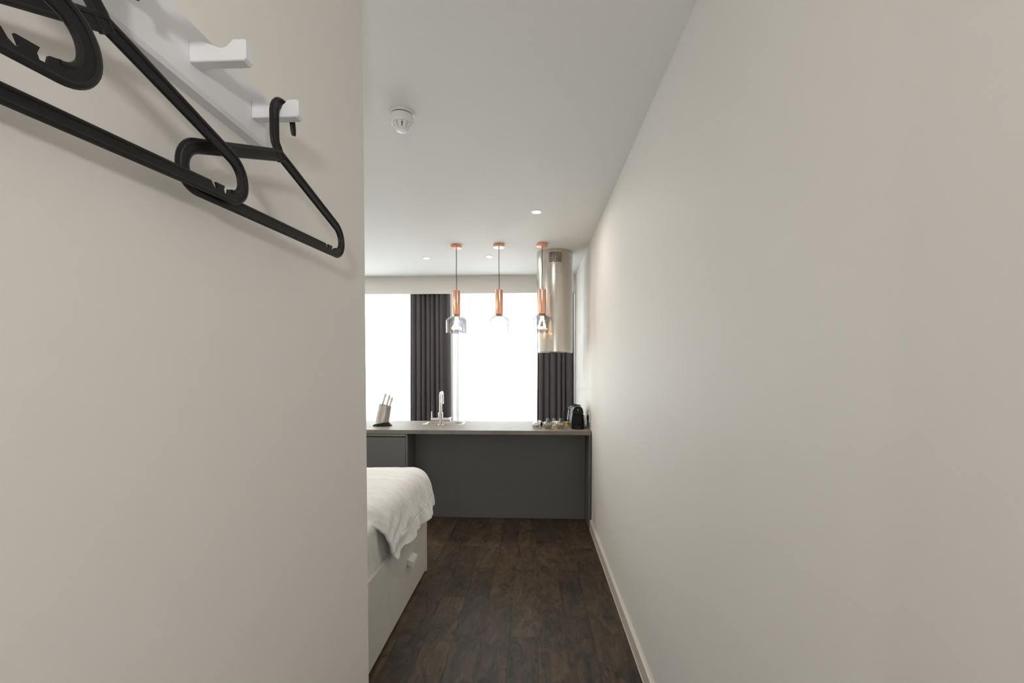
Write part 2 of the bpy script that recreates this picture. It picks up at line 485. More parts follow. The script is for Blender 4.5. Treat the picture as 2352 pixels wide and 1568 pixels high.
P(obj('base_shelf', bx(-1.165, 0.495, 4.541, 4.859, 0.10, 0.118), 'cabinet'), ap)
P(obj('plinth', bx(-1.165, 0.495, 4.83, 4.845, 0.0, 0.099), 'cabinet'), ap)
for i in range(3):
    a = -1.165 + i * 0.5533
    P(obj('door', bx(a + 0.002, a + 0.551, 4.876, 4.894, 0.104, HT - TH - 0.004, bev=0.001), 'cabinet'), ap)

# sink: rounded bowl hung in the cut-out
def rrect(x0, x1, y0, y1, r, n=6):
    pts = []
    for cx, cy, a0 in ((x1 - r, y1 - r, 0), (x0 + r, y1 - r, 90), (x0 + r, y0 + r, 180), (x1 - r, y0 + r, 270)):
        for k in range(n + 1):
            a = R(a0 + 90 * k / n); pts.append((cx + r * math.cos(a), cy + r * math.sin(a)))
    return pts
def rings_mesh(rings):
    b = bmesh.new(); vr = [[b.verts.new(p) for p in rg] for rg in rings]
    for A, B in zip(vr, vr[1:]):
        n = len(A)
        for i in range(n): b.faces.new((A[i], A[(i + 1) % n], B[(i + 1) % n], B[i]))
    return b, vr
def inset(d, z, rr): return [(p[0], p[1], z) for p in rrect(SX0 + d, SX1 - d, SY0 + d, SY1 - d, rr)]
sk = thing('sink', 'stainless steel sink bowl set into the worktop behind the tap', 'sink', ((SX0 + SX1) / 2, (SY0 + SY1) / 2, HT))
b, vr = rings_mesh([inset(-0.012, HT + 0.0008, 0.065), inset(-0.010, HT + 0.003, 0.063), inset(0.008, HT + 0.003, 0.055), inset(0.012, HT - 0.004, 0.052), inset(0.018, HT - 0.11, 0.05), inset(0.035, HT - 0.138, 0.045), inset(0.06, HT - 0.142, 0.03)])
b.faces.new(vr[-1])
P(obj('bowl', b, 'sink', smooth=50), sk)
P(obj('drain', lathe(bmesh.new(), [(0, 0.002), (0.03, 0.002), (0.034, 0)], 24, ((SX0 + SX1) / 2, 4.71, HT - 0.1415), capped=False), 'chrome', smooth=True), sk)

# tap
TX, TY = -0.936, 4.53
tp = thing('mixer_tap', 'chrome mixer tap with a tall swan neck spout and cross body', 'tap', (TX, TY, HT))
obj('base', lathe(bmesh.new(), [(0.027, 0), (0.027, 0.006), (0.022, 0.01), (0.021, 0.045)], 28), 'chrome', tp, smooth=True)
bb = bmesh.new()
tube(bb, [(-0.085, 0, 0.058), (0.085, 0, 0.058)], 0.019, 24)
obj('cross_body', bb, 'chrome', tp, smooth=True)
obj('collar', lathe(bmesh.new(), [(0.022, 0.045), (0.022, 0.118), (0.024, 0.12), (0.024, 0.126), (0.018, 0.13)], 28), 'chrome', tp, smooth=True)
sp = [(0, 0, 0.125), (0, 0, 0.28)]
for k in range(1, 13):
    a = math.pi * k / 12
    sp.append((-0.012 * (1 - math.cos(a)) / 2, 0.075 * (1 - math.cos(a)), 0.28 + 0.05 * math.sin(a)))
sp.append((-0.012, 0.15, 0.22))
obj('spout', tube(bmesh.new(), sp, 0.0135, 18), 'chrome', tp, smooth=True)
obj('aerator', lathe(bmesh.new(), [(0.0145, 0.205), (0.0145, 0.225)], 18, (-0.012, 0.15, 0)), 'chrome', tp, smooth=True)
hd = obj('handle', tube(bmesh.new(), [(-0.099, 0, 0.058), (-0.085, 0, 0.058)], 0.0195, 24), 'chrome', tp, smooth=True)
obj('lever', tube(bmesh.new(), [(-0.092, 0, 0.070), (-0.092, 0, 0.140)], [0.0055, 0.0045], 12), 'chrome', hd, smooth=True)
hd = obj('handle', tube(bmesh.new(), [(0.085, 0, 0.058), (0.099, 0, 0.058)], 0.0215, 24), 'chrome', tp, smooth=True)
obj('lever', tube(bmesh.new(), [(0.092, 0.01, 0.072), (0.092, 0.075, 0.074)], [0.0055, 0.0045], 12), 'chrome', hd, smooth=True)

# knife block: leaning steel tube with a black foot
KX, KY = -1.505, 4.45
kb = thing('knife_block', 'leaning brushed steel knife block on a black plastic foot', 'knife block', (KX, KY, HT))
LEAN = 0.22
def krings(zs, top=False):
    out = []
    for z, rx, ry in zs:
        rg = []
        for k in range(40):
            a = 2 * math.pi * k / 40
            px, py = rx * math.cos(a), ry * math.sin(a)
            zz = z - (0.22 * px if z > 0.1 else -0.20 * px)
            rg.append((px + LEAN * zz - 0.012, py, zz))
        out.append(rg)
    return out
b, vr = rings_mesh(krings([(0.028, 0.068, 0.052), (0.205, 0.066, 0.050), (0.205, 0.064, 0.048), (0.195, 0.063, 0.047)]))
obj('sleeve', b, 'steel', kb, smooth=40)
b, vr = rings_mesh(krings([(0.197, 0.0635, 0.0475)])); b.faces.new(vr[0])
obj('slot_insert', b, 'blackm', kb)
ft = bmesh.new(); r0 = [ft.verts.new((0.098 * math.cos(2 * math.pi * k / 40), 0.062 * math.sin(2 * math.pi * k / 40), 0)) for k in range(40)]
r1 = [ft.verts.new((0.098 * math.cos(2 * math.pi * k / 40), 0.062 * math.sin(2 * math.pi * k / 40), 0.006)) for k in range(40)]
r2 = []
for k in range(40):
    px, py = 0.072 * math.cos(2 * math.pi * k / 40), 0.055 * math.sin(2 * math.pi * k / 40)
    r2.append(ft.verts.new((px - 0.012, py, 0.030 + 0.20 * px)))
for A, B in ((r0, r1), (r1, r2)):
    for i in range(40): ft.faces.new((A[i], A[(i + 1) % 40], B[(i + 1) % 40], B[i]))
ft.faces.new(r0); ft.faces.new(r2)
obj('foot', ft, 'blackm', kb, smooth=40)
for (dx, dy, L, z0, lab) in ((-0.030, 0.0, 0.118, 0.212, 'cream handled knife in the steel block, standing tallest'),
                        (0.012, 0.004, 0.115, 0.203, 'cream handled knife in the steel block, between the other two'),
                        (0.046, -0.004, 0.098, 0.195, 'cream handled knife in the steel block, the shortest one')):
    kn = thing('knife', lab, 'knife', (KX + dx + LEAN * z0 - 0.012, KY + dy, HT + z0), 0, 'knives in the steel block')
    kn.rotation_euler = (0, math.atan(LEAN) + 0.06, 0)
    hp = [(-0.009, 0.016), (-0.0085, 0.035), (-0.007, 0.06), (-0.0075, L - 0.018), (-0.006, L - 0.006), (0.0, L), (0.007, L - 0.004), (0.012, L - 0.018), (0.0125, L - 0.03), (0.0095, 0.07), (0.009, 0.04), (0.009, 0.016)]
    hb = prism(bmesh.new(), hp, 'y', -0.0085, 0.0085)
    bmesh.ops.bevel(hb, geom=[e for e in hb.edges if abs((e.verts[0].co - e.verts[1].co).y) < 1e-6], offset=0.003, segments=2, affect='EDGES')
    obj('handle', hb, 'cream', kn, smooth=40)
    obj('bolster', bx(-0.0085, 0.0085, -0.0075, 0.0075, -0.004, 0.017, bev=0.001), 'steel', kn)
    obj('blade', prism(bmesh.new(), [(-0.010, -0.002), (0.010, -0.002), (0.010, -0.10), (0.002, -0.13), (-0.010, -0.15)], 'y', -0.001, 0.001), 'steel', kn)

# swing-top sugar jar
jr = thing('swing_top_jar', 'small clip top glass jar of white sugar on the worktop', 'jar', (0.022, 4.38, HT))
obj('jar_glass', lathe(bmesh.new(), [(0, 0.001), (0.026, 0.001), (0.034, 0.010), (0.037, 0.022), (0.036, 0.036), (0.030, 0.046), (0.030, 0.051), (0.028, 0.051), (0.028, 0.045), (0.034, 0.036), (0.035, 0.022), (0.032, 0.011), (0.025, 0.004), (0, 0.004)], 32, capped=False), 'glass', jr, smooth=60)
obj('sugar', lathe(bmesh.new(), [(0, 0.005), (0.024, 0.005), (0.031, 0.012), (0.033, 0.022), (0.032, 0.030), (0.015, 0.033), (0, 0.031)], 28, capped=False), 'sugar', jr, smooth=60)
obj('lid', lathe(bmesh.new(), [(0, 0.052), (0.031, 0.052), (0.0325, 0.055), (0.0325, 0.061), (0.029, 0.066), (0.0, 0.069)], 28, capped=False), 'glass', jr, smooth=60)
wb = bmesh.new()
tube(wb, [(0.031 * math.cos(2 * math.pi * k / 28), 0.031 * math.sin(2 * math.pi * k / 28), 0.0475) for k in range(28)], 0.0012, 6, True)
tube(wb, [(0.032, 0.0, 0.047), (0.040, 0, 0.052), (0.042, 0, 0.035), (0.039, 0.0, 0.020)], 0.0013, 6)
tube(wb, [(0.032, 0.008, 0.047), (0.036, 0.006, 0.062), (0.02, 0, 0.070), (0, 0, 0.0715), (-0.033, 0.0, 0.062), (-0.032, 0, 0.048)], 0.0012, 6)
obj('wire_clip', wb, 'chrome', jr, smooth=True)

# two short glasses on round wooden coasters
for i, (gx_, lab, clab) in enumerate(((0.135, 'short clear glass on a coaster beside the sugar jar', 'round wooden coaster under the glass beside the sugar jar'),
                                      (0.251, 'short clear glass on a coaster nearer the coffee machine', 'round wooden coaster under the glass nearer the coffee machine'))):
    c = obj('coaster', lathe(bmesh.new(), [(0.047, 0.0), (0.049, 0.001), (0.049, 0.0045), (0.047, 0.0055)], 36), 'wood', loc=(gx_, 4.30, HT), smooth=40)
    tag(c, clab, 'coaster', 'coasters on the worktop')
    g = thing('glass_tumbler', lab, 'glass', (gx_, 4.30, HT + 0.0055), 0, 'short glasses on coasters')
    obj('tumbler_wall', lathe(bmesh.new(), [(0, 0.0), (0.036, 0.0), (0.040, 0.005), (0.041, 0.048), (0.037, 0.058), (0.036, 0.064), (0.034, 0.064), (0.035, 0.058), (0.039, 0.047), (0.038, 0.007), (0.034, 0.004), (0, 0.004)], 36, capped=False), 'glass', g, smooth=60)
    obj('contents', lathe(bmesh.new(), [(0, 0.005), (0.034, 0.005), (0.037, 0.009), (0.0375, 0.041), (0, 0.042)], 32, capped=False), 'tea', g, smooth=50)

# serving tray with three stoppered bottles, sachets
ty = thing('serving_tray', 'small wooden serving tray with a thin dark rail behind the glasses', 'tray', (0.215, 4.50, HT))
obj('tray_base', bx(-0.135, 0.135, -0.075, 0.075, 0.0, 0.007, bev=0.002), 'wood', ty)
rb = bmesh.new()
tube(rb, [(p[0], p[1], 0.036) for p in rrect(-0.130, 0.130, -0.070, 0.070, 0.02, 4)], 0.0022, 8, True)
obj('rail', rb, 'blackm', ty, smooth=True)
for px, py in ((-0.128, -0.05), (0.128, -0.05), (-0.128, 0.05), (0.128, 0.05)):
    obj('post', tube(bmesh.new(), [(px, py, 0.006), (px, py, 0.036)], 0.002, 8), 'blackm', ty, smooth=True)
for px, lab in ((-0.075, 'little glass bottle with a grey stopper on the tray, nearest the sugar jar'), (-0.013, 'little glass bottle with a grey stopper, middle one on the tray'), (0.050, 'little glass bottle with a grey stopper on the tray, nearest the coffee machine')):
    bt = thing('stoppered_bottle', lab, 'bottle', (0.215 + px, 4.53, HT + 0.007), 0, 'stoppered bottles on the tray')
    obj('bottle_glass', lathe(bmesh.new(), [(0, 0), (0.022, 0), (0.024, 0.003), (0.024, 0.030), (0.014, 0.040), (0.013, 0.046), (0.0115, 0.046), (0.0125, 0.039), (0.022, 0.029), (0.022, 0.005), (0, 0.003)], 28, capped=False), 'glass', bt, smooth=60)
    obj('stopper', lathe(bmesh.new(), [(0.011, 0.040), (0.011, 0.047), (0.017, 0.049), (0.018, 0.056), (0.014, 0.060), (0.013, 0.066), (0.012, 0.068), (0, 0.069)], 24, capped=False), 'profile', bt, smooth=50)
def sachet(x, y, z, w, h, m, lab, rz, tilt):
    b = bmesh.new(); n = 6
    top, bot = [], []
    for i in range(n + 1):
        for j in range(n + 1):
            u, v = i / n * 2 - 1, j / n * 2 - 1
            t = 0.004 * (1 - u * u) ** 0.5 * (1 - v * v) ** 0.5 + 0.0004
            top.append(b.verts.new((u * w / 2, v * h / 2, t))); bot.append(b.verts.new((u * w / 2, v * h / 2, -t)))
    for i in range(n):
        for j in range(n):
            k = i * (n + 1) + j
            b.faces.new((top[k], top[k + n + 1], top[k + n + 2], top[k + 1])); b.faces.new((bot[k], bot[k + 1], bot[k + n + 2], bot[k + n + 1]))
    o = obj('sachet', b, m, loc=(x, y, z), rot=(tilt, 0, rz), smooth=60)
    return tag(o, lab, 'sachet', 'sachets on the tray')
sachet(0.318, 4.470, HT + 0.030, 0.034, 0.04, 'yellow', 'yellow paper sachet leaning in the wooden tray', 0.2, R(62))
sachet(0.225, 4.458, HT + 0.035, 0.07, 0.05, 'paper', 'pale paper sachet leaning in the wooden tray', -0.05, R(66))

# folded card standing between jar and tray
cdp = thing('tent_card', 'small folded card, white with a black face, beside the tray', 'card', (0.040, 4.475, HT), R(-62))
obj('white_leaf', prism(bmesh.new(), [(0.0, 0.0), (0.0008, 0.0), (0.0228, 0.060), (0.022, 0.060)], 'x', -0.03, 0.03), 'white', cdp)
obj('black_leaf', prism(bmesh.new(), [(0.044, 0.0), (0.0448, 0.0), (0.0232, 0.060), (0.0224, 0.060)], 'x', -0.03, 0.03), 'blackm', cdp)

# coffee machine
CX, CY = 0.414, 4.265                      # front foot of the machine
cm = thing('coffee_machine', 'compact black capsule coffee machine with a domed head', 'coffee machine', (CX, CY, HT))
def arch(w, z0, zs, n=14):
    """upright arch outline of half width w"""
    pts = [(-w, z0), (w, z0), (w, zs)]
    for k in range(1, n): a = math.pi * k / n; pts.append((w * math.cos(a), zs + w * math.sin(a)))
    pts.append((-w, zs))
    return pts
hb = prism(bmesh.new(), arch(0.050, 0.135, 0.170), 'y', 0.012, 0.30)
bmesh.ops.bevel(hb, geom=[e for e in hb.edges if abs((e.verts[0].co - e.verts[1].co).y) < 1e-6], offset=0.006, segments=2, affect='EDGES')
hd = obj('head', hb, 'black', cm, smooth=40)
rim = bmesh.new()
tube(rim, [(u * 1.0, 0.0135, v) for u, v in arch(0.0485, 0.150, 0.170)[2:]], 0.0014, 6)
obj('edge_trim', rim, 'chrome', hd, smooth=True)
obj('band', bx(-0.0515, 0.0515, 0.008, 0.02, 0.155, 0.165, bev=0.002), 'blackm', hd)
obj('emblem', bx(-0.006, 0.006, 0.0095, 0.0115, 0.172, 0.190, bev=0.0015), 'emblem', hd)
lv = bmesh.new(); tube(lv, [(-0.022, 0.03, 0.222), (-0.01, 0.024, 0.228), (0.012, 0.024, 0.228), (0.024, 0.03, 0.222)], 0.005, 10)
obj('lever', lv, 'black', cm, smooth=True)
bb = prism(bmesh.new(), [(-0.055, 0.0), (0.055, 0.0), (0.059, 0.06), (0.057, 0.105), (0.050, 0.140), (-0.050, 0.140), (-0.057, 0.105), (-0.059, 0.06)], 'y', 0.075, 0.30)
obj('body', bb, 'black', cm, smooth=40)
for s in (-1, 1):
    sd = prism(bmesh.new(), [(s * 0.050, 0.0), (s * 0.058, 0.0), (s * 0.0595, 0.07), (s * 0.056, 0.115), (s * 0.050, 0.14), (s * 0.0465, 0.14), (s * 0.049, 0.115), (s * 0.052, 0.07)], 'y', 0.02, 0.076)
    obj('side_shell', sd, 'black', cm, smooth=40)
obj('coffee_outlet', lathe(bmesh.new(), [(0.0, 0.118), (0.007, 0.118), (0.009, 0.13), (0.013, 0.14)], 18, (0, 0.045, 0), capped=False), 'black', cm, smooth=40)
obj('outlet_cover', prism(bmesh.new(), [(-0.034, 0.150), (0.034, 0.150), (0.026, 0.132), (0.012, 0.125), (-0.012, 0.125), (-0.026, 0.132)], 'y', 0.018, 0.075), 'blackm', cm)
dt = bmesh.new()
pts = [(-0.058, 0.10)] + [(0.058 * math.sin(R(a)), 0.10 - 0.10 * math.cos(R(a)) ** 0.55 if abs(a) < 90 else 0.10) for a in range(-85, 86, 10)] + [(0.058, 0.10)]
prism(dt, pts, 'z', 0.0, 0.032)
obj('drip_tray', dt, 'blackm', cm, smooth=40)
dg_ = bmesh.new()
for k in range(5): box(dg_, -0.036 + k * 0.016, -0.028 + k * 0.016, 0.03, 0.074, 0.032, 0.035)
obj('drip_grid', dg_, 'black', cm)
obj('water_tank', bx(-0.045, 0.062, 0.302, 0.352, 0.02, 0.20, bev=0.01), 'tank', cm, smooth=40)
# black kettle behind it
kt = thing('kettle', 'tall black jug kettle standing behind the coffee machine', 'kettle', (0.410, 4.735, HT))
obj('power_base', lathe(bmesh.new(), [(0.068, 0), (0.070, 0.004), (0.066, 0.018)], 32), 'blackm', kt, smooth=40)
obj('jug', lathe(bmesh.new(), [(0.062, 0.0185), (0.063, 0.03), (0.048, 0.165), (0.046, 0.172)], 36), 'black', kt, smooth=40)
obj('lid', lathe(bmesh.new(), [(0.0455, 0.1725), (0.044, 0.180), (0.012, 0.184), (0.011, 0.192), (0, 0.193)], 32, capped=False), 'blackm', kt, smooth=40)
obj('handle', tube(bmesh.new(), smooth_path([Vector(q) for q in ((-0.044, -0.02, 0.150), (-0.080, -0.025, 0.146), (-0.103, -0.028, 0.115), (-0.102, -0.028, 0.075), (-0.082, -0.025, 0.045), (-0.058, -0.02, 0.038))]), 0.0042, 10), 'black', kt, smooth=True)
# cord of the coffee machine up to the wall socket
cpts = [Vector(p) for p in ((0.478, 4.50, 1.01), (0.492, 4.47, 1.012), (0.498, 4.45, 0.98), (0.496, 4.44, 0.94), (0.488, 4.45, 0.912), (0.492, 4.43, 0.905), (0.500, 4.39, 0.906), (0.511, 4.36, 0.925), (0.512, 4.345, 0.96), (0.512, 4.342, 0.978))]
tag(obj('power_cord', tube(bmesh.new(), smooth_path(cpts), 0.003, 8), 'blackm', smooth=True), 'thin black power cord looping from the coffee machine to the wall socket', 'cord')
so = thing('wall_socket', 'white wall socket with a black plug above the worktop', 'socket', (XR, 4.34, 1.005))
obj('faceplate', bx(-0.009, 0.0, -0.043, 0.043, -0.043, 0.043, bev=0.003), 'white', so)
obj('plug', bx(-0.024, -0.0092, -0.020, 0.020, -0.026, 0.022, bev=0.006), 'blackm', so)

# ------------------------------------------------------------------ extractor hood
HX, HY, HR = 0.213, 4.72, 0.186
hood = thing('extractor_hood', 'tall cylindrical stainless steel extractor hood hanging from the ceiling', 'extractor hood', (HX, HY, 1.632))
HTOP = CEIL - 1.632
obj('lower_cylinder', lathe(bmesh.new(), [(HR - 0.004, 0.004), (HR, 0.008), (HR, 0.784), (HR - 0.002, 0.785)], 96, capped=False), 'steel', hood, smooth=40)
obj('upper_cylinder', lathe(bmesh.new(), [(HR - 0.002, 0.7855), (HR - 0.002, HTOP)], 96, capped=False), 'steel', hood, smooth=40)
obj('underside', lathe(bmesh.new(), [(0, 0.02), (HR - 0.012, 0.02), (HR - 0.006, 0.008)], 64, capped=False), 'steel', hood, smooth=40)
obj('glass_rim', lathe(bmesh.new(), [(HR - 0.006, -0.004), (HR - 0.001, -0.004), (HR - 0.001, 0.0035), (HR - 0.006, 0.0035)], 96, capped=False), 'glass', hood, smooth=40)
ang0 = math.atan2(-HY, -HX)
sm = bmesh.new(); a = ang0 + 0.03
for z0_, z1_ in ((0.008, 0.784),):
    box(sm, -0.0012, 0.0012, -HR - 0.0008, -HR + 0.001, z0_, z1_)
obj('seam', sm, 'chrome', hood, rot=(0, 0, 0.0))
vg = bmesh.new()  # near-black faces over the cylinder, painted as the shade of open slots
for r_ in range(8):
    z = 0.893 + r_ * 0.0125
    cuts = [-0.5, -0.17, 0.17, 0.5] if r_ % 2 == 0 else [-0.5, -0.34, 0.0, 0.34, 0.5]
    for a0, a1 in zip(cuts, cuts[1:]):
        n = 4; aa = []
        for k in range(n + 1):
            t = (a0 + 0.022 + (a1 - a0 - 0.044) * k / n) * 0.74 - math.pi / 2 - 0.01
            aa.append(t)
        for k in range(n):
            q = []
            for t, z_ in ((aa[k], z), (aa[k + 1], z), (aa[k + 1], z + 0.0065), (aa[k], z + 0.0065)):
                q.append(vg.verts.new(((HR - 0.0012) * math.cos(t), (HR - 0.0012) * math.sin(t), z_)))
            vg.faces.new(q)
obj('painted_vent_slots', vg, 'dark', hood)

# ------------------------------------------------------------------ pendant lamps
def pendant_bulb():
    b = bmesh.new()
    for s in range(2):
        pts = []
        for k in range(37):
            t = k / 36
            a = 2 * math.pi * t + s * math.pi
            # a loop that leaves the cap, swells outward and curls back
            r = 0.012 + 0.034 * math.sin(math.pi * t) ** 2
            z = -0.012 - 0.112 * math.sin(math.pi * t) ** 0.8
            pts.append((r * math.cos(a * 0.75 + s * 1.2), r * math.sin(a * 0.75 + s * 1.2), z))
        tube(b, pts, 0.0062, 8)
    tube(b, [(0.02 * math.cos(2 * math.pi * k / 20), 0.036 * math.sin(2 * math.pi * k / 20), -0.118) for k in range(20)], 0.006, 8, True)
    return b
PEND = [(-0.747, 4.385, 'copper pendant lamp with smoked glass shade, in front of the dark curtain', 0.3),
        (-0.334, 4.375, 'copper pendant lamp with smoked glass shade, middle of the row of three', 1.3),
        (0.078, 4.365, 'copper pendant lamp with smoked glass shade, in front of the steel hood', 2.4)]
first = None
for (px, py, lab, rz) in PEND:
    if first is None:
        first = thing('pendant_lamp', lab, 'pendant lamp', (px, py, CEIL), rz, 'pendant lamps over the island')
        rs = obj('ceiling_rose', lathe(bmesh.new(), [(0, 0), (0.052, 0), (0.053, -0.002), (0.053, -0.028), (0.051, -0.030), (0, -0.030)], 40, capped=False), 'copper', first, smooth=40)
        obj('cord_grip', lathe(bmesh.new(), [(0.0065, -0.0295), (0.0065, -0.046), (0, -0.047)], 16, capped=False), 'copper', rs, smooth=40)
        obj('screw', tube(bmesh.new(), [(0.0525, 0, -0.012), (0.0545, 0, -0.012)], 0.003, 10), 'dark', rs)
        obj('cord', tube(bmesh.new(), [(0.0, 0, -0.045), (0.001, 0.001, -0.15), (-0.001, 0, -0.26), (0.003, 0, -0.34), (0.002, 0, -0.40), (0, 0, -0.437)], 0.0032, 8), 'cord', first, smooth=True)
        obj('holder', lathe(bmesh.new(), [(0, -0.434), (0.037, -0.434), (0.038, -0.436), (0.038, -0.662), (0.036, -0.664), (0.034, -0.660), (0.034, -0.45)], 40, capped=False), 'copper', first, smooth=40)
        obj('lamp_cap', lathe(bmesh.new(), [(0.033, -0.655), (0.030, -0.676), (0.024, -0.686), (0.0, -0.686)], 28, capped=False), 'brass', first, smooth=40)
        obj('shade', lathe(bmesh.new(), [(0.035, -0.663), (0.043, -0.670), (0.090, -0.706), (0.0985, -0.716), (0.101, -0.730), (0.101, -0.842), (0.099, -0.842), (0.099, -0.730), (0.0965, -0.718), (0.089, -0.709), (0.042, -0.673), (0.035, -0.668)], 56, capped=False), 'shade', first, smooth=50)
        pb = pendant_bulb()
        bmesh.ops.translate(pb, verts=pb.verts, vec=(0, 0, -0.675))
        obj('bulb', pb, 'bulb', first, smooth=True)
        continue
    r_ = first.copy(); COL.objects.link(r_); r_.location = (px, py, CEIL); r_.rotation_euler = (0, 0, rz); r_['label'] = lab
    for ch in list(first.children):
        c_ = ch.copy(); COL.objects.link(c_); c_.parent = r_
        for g_ in ch.children:
            d_ = g_.copy(); COL.objects.link(d_); d_.parent = c_

def downlight_or_fill_beam(loc, watts=11.0):
    ld = bpy.data.lights.new('downlight_or_fill_beam', 'AREA')
    ld.shape = 'DISK'; ld.size = 0.058
    ld.energy = watts; ld.color = (1.0, 0.93, 0.84)
    lo = bpy.data.objects.new('downlight_or_fill_beam', ld); lo.location = loc
    COL.objects.link(lo)

# ------------------------------------------------------------------ downlights and smoke detector
for (px, py, lab) in ((0.021, 3.493, 'round recessed downlight in the ceiling before the pendant row'),
                      (-1.151, 4.857, 'round recessed downlight in the ceiling in line with the knife block'),
                      (-0.471, 4.834, 'round recessed downlight in the ceiling by the middle pendant')):
    dl = thing('downlight', lab, 'downlight', (px, py, CEIL), 0, 'recessed ceiling downlights')
    obj('bezel', lathe(bmesh.new(), [(0.030, -0.0006), (0.031, -0.004), (0.041, -0.003), (0.043, 0.0)], 36, capped=False), 'detector', dl, smooth=40)
    obj('lens', lathe(bmesh.new(), [(0, -0.0008), (0.030, -0.0008)], 32, capped=False), 'lens', dl)
    downlight_or_fill_beam((px, py, CEIL - 0.002), 3.0)
for q, w_ in (((-1.75, 3.3), 4.0), ((-2.7, 3.3), 7.0), ((-2.5, 4.85), 8.0), ((-1.9, 2.2), 4.0)):     # added unseen fill lights that brighten the room, no fittings built
    downlight_or_fill_beam((q[0], q[1], CEIL - 0.002), w_)

sd = thing('smoke_detector', 'white round smoke detector on the ceiling', 'smoke detector', (-0.618, 2.135, CEIL))
obj('mounting_plate', lathe(bmesh.new(), [(0, 0), (0.056, 0), (0.058, -0.003), (0.058, -0.010), (0.055, -0.012), (0, -0.012)], 44, capped=False), 'detector', sd, smooth=40)
obj('shadow_gap', lathe(bmesh.new(), [(0.050, -0.012), (0.050, -0.017)], 40, capped=False), 'dark', sd)
obj('housing', lathe(bmesh.new(), [(0.0, -0.0165), (0.053, -0.0165), (0.054, -0.019), (0.053, -0.043), (0.047, -0.052), (0.036, -0.054), (0, -0.054)], 44, capped=False), 'detector', sd, smooth=40)
obj('sensor_chamber', lathe(bmesh.new(), [(0.030, -0.054), (0.027, -0.074)], 32, capped=False), 'dark', sd, smooth=40)
for k in range(10):
    a = 2 * math.pi * (k + 0.5) / 10
    w = 0.0075
    f = prism(bmesh.new(), [(0.026, -0.0535), (0.042, -0.0535), (0.036, -0.066), (0.029, -0.0755), (0.024, -0.0755)], 'y', -w, w)
    obj('cage_fin', f, 'detector', sd, rot=(0, 0, a))
obj('sensor_cap', lathe(bmesh.new(), [(0, -0.074), (0.029, -0.074), (0.030, -0.076), (0.026, -0.083), (0.0, -0.085)], 36, capped=False), 'detector', sd, smooth=40)

# ------------------------------------------------------------------ curtains
def curtain(name, x0, x1, yb, zt, zb, folds, amp, seed, m, label, cat, thick=0.0, group=None, nrow=14, drift=0.0):
    rnd = random.Random(seed)
    ncol = max(40, int(folds * 10))
    ph = [rnd.uniform(-0.25, 0.25) for _ in range(64)]
    am = [rnd.uniform(0.45, 1.0) for _ in range(64)]
    b = bmesh.new(); grid = []
    for j in range(nrow + 1):
        v = j / nrow; z = zt + (zb - zt) * v
        row = []
        for i in range(ncol + 1):
            u = i / ncol
            k = u * folds; ki = int(k) % 64
            kk = k + (noise.noise((k * 0.7, seed, 0)) * 0.55) + 0.10 * noise.noise((k * 0.9, v * 1.4, seed + 5)) * v
            a = am[ki] * (1 - (k - int(k))) + am[(ki + 1) % 64] * (k - int(k))
            w = math.sin(2 * math.pi * kk)
            w = math.copysign(abs(w) ** 0.75, w)
            yy = yb + amp * a * w * (0.75 + 0.35 * v) + 0.012 * noise.noise((u * 4, v * 2.2, seed))
            sx = 0.35 * (x1 - x0) / folds * math.cos(2 * math.pi * kk) * 0.35
            xx = x0 + (x1 - x0) * u + sx + drift * v * (0.5 - u)
            row.append(b.verts.new((xx, yy, z)))
        grid.append(row)
    for j in range(nrow):
        for i in range(ncol): b.faces.new((grid[j][i], grid[j][i + 1], grid[j + 1][i + 1], grid[j + 1][i]))
    o = obj(name, b, m, smooth=80)
    if thick:
        md = o.modifiers.new('thickness', 'SOLIDIFY'); md.thickness = thick; md.offset = 0
    return tag(o, label, cat, group)
curtain('drape', -1.625, -1.09, 5.935, 2.56, 0.015, 8.5, 0.042, 3, 'curtain', 'charcoal drape gathered between the two windows, behind the tap', 'curtain', 0.003, 'charcoal drapes', drift=-0.03)
curtain('drape', 0.045, 0.520, 5.935, 2.56, 0.015, 6.5, 0.046, 11, 'curtain', 'charcoal drape gathered against the wall, behind the steel hood', 'curtain', 0.003, 'charcoal drapes', drift=-0.03)
curtain('sheer_curtain', -3.40, -1.33, 6.06, 2.56, 0.02, 22, 0.022, 21, 'sheer', 'white sheer curtain behind the knife block', 'sheer curtain', 0, 'white sheer curtains', nrow=8)
curtain('sheer_curtain', -1.31, 0.515, 6.06, 2.56, 0.02, 19, 0.022, 37, 'sheer', 'white sheer curtain behind the middle pendant', 'sheer curtain', 0, 'white sheer curtains', nrow=8)

# ------------------------------------------------------------------ bed
BX, BY0, BY1 = -0.776, YC + 0.005, 3.235          # side face towards the corridor, head, foot
bed = thing('bed_frame', 'white storage bed with drawers along its side', 'bed', (BX, (BY0 + BY1) / 2, 0))
P(obj('side_panel', bx(BX - 0.02, BX, BY0, BY1 - 0.022, 0.299, 0.452, bev=0.0015), 'bedwood'), bed)
P(obj('end_panel', bx(BX - 1.02, BX + 0.003, BY1 - 0.020, BY1, 0.0, 0.456, bev=0.0015), 'bedwood'), bed)
P(obj('side_panel', bx(BX - 1.02, BX - 1.0, BY0, BY1 - 0.022, 0.02, 0.452, bev=0.0015), 'bedwood'), bed)
P(obj('head_panel', bx(BX - 0.999, BX - 0.021, BY0, BY0 + 0.018, 0.02, 0.452, bev=0.0015), 'bedwood'), bed)
P(obj('slat_deck', bx(BX - 0.999, BX - 0.021, BY0 + 0.02, BY1 - 0.022, 0.40, 0.42), 'bedwood'), bed)
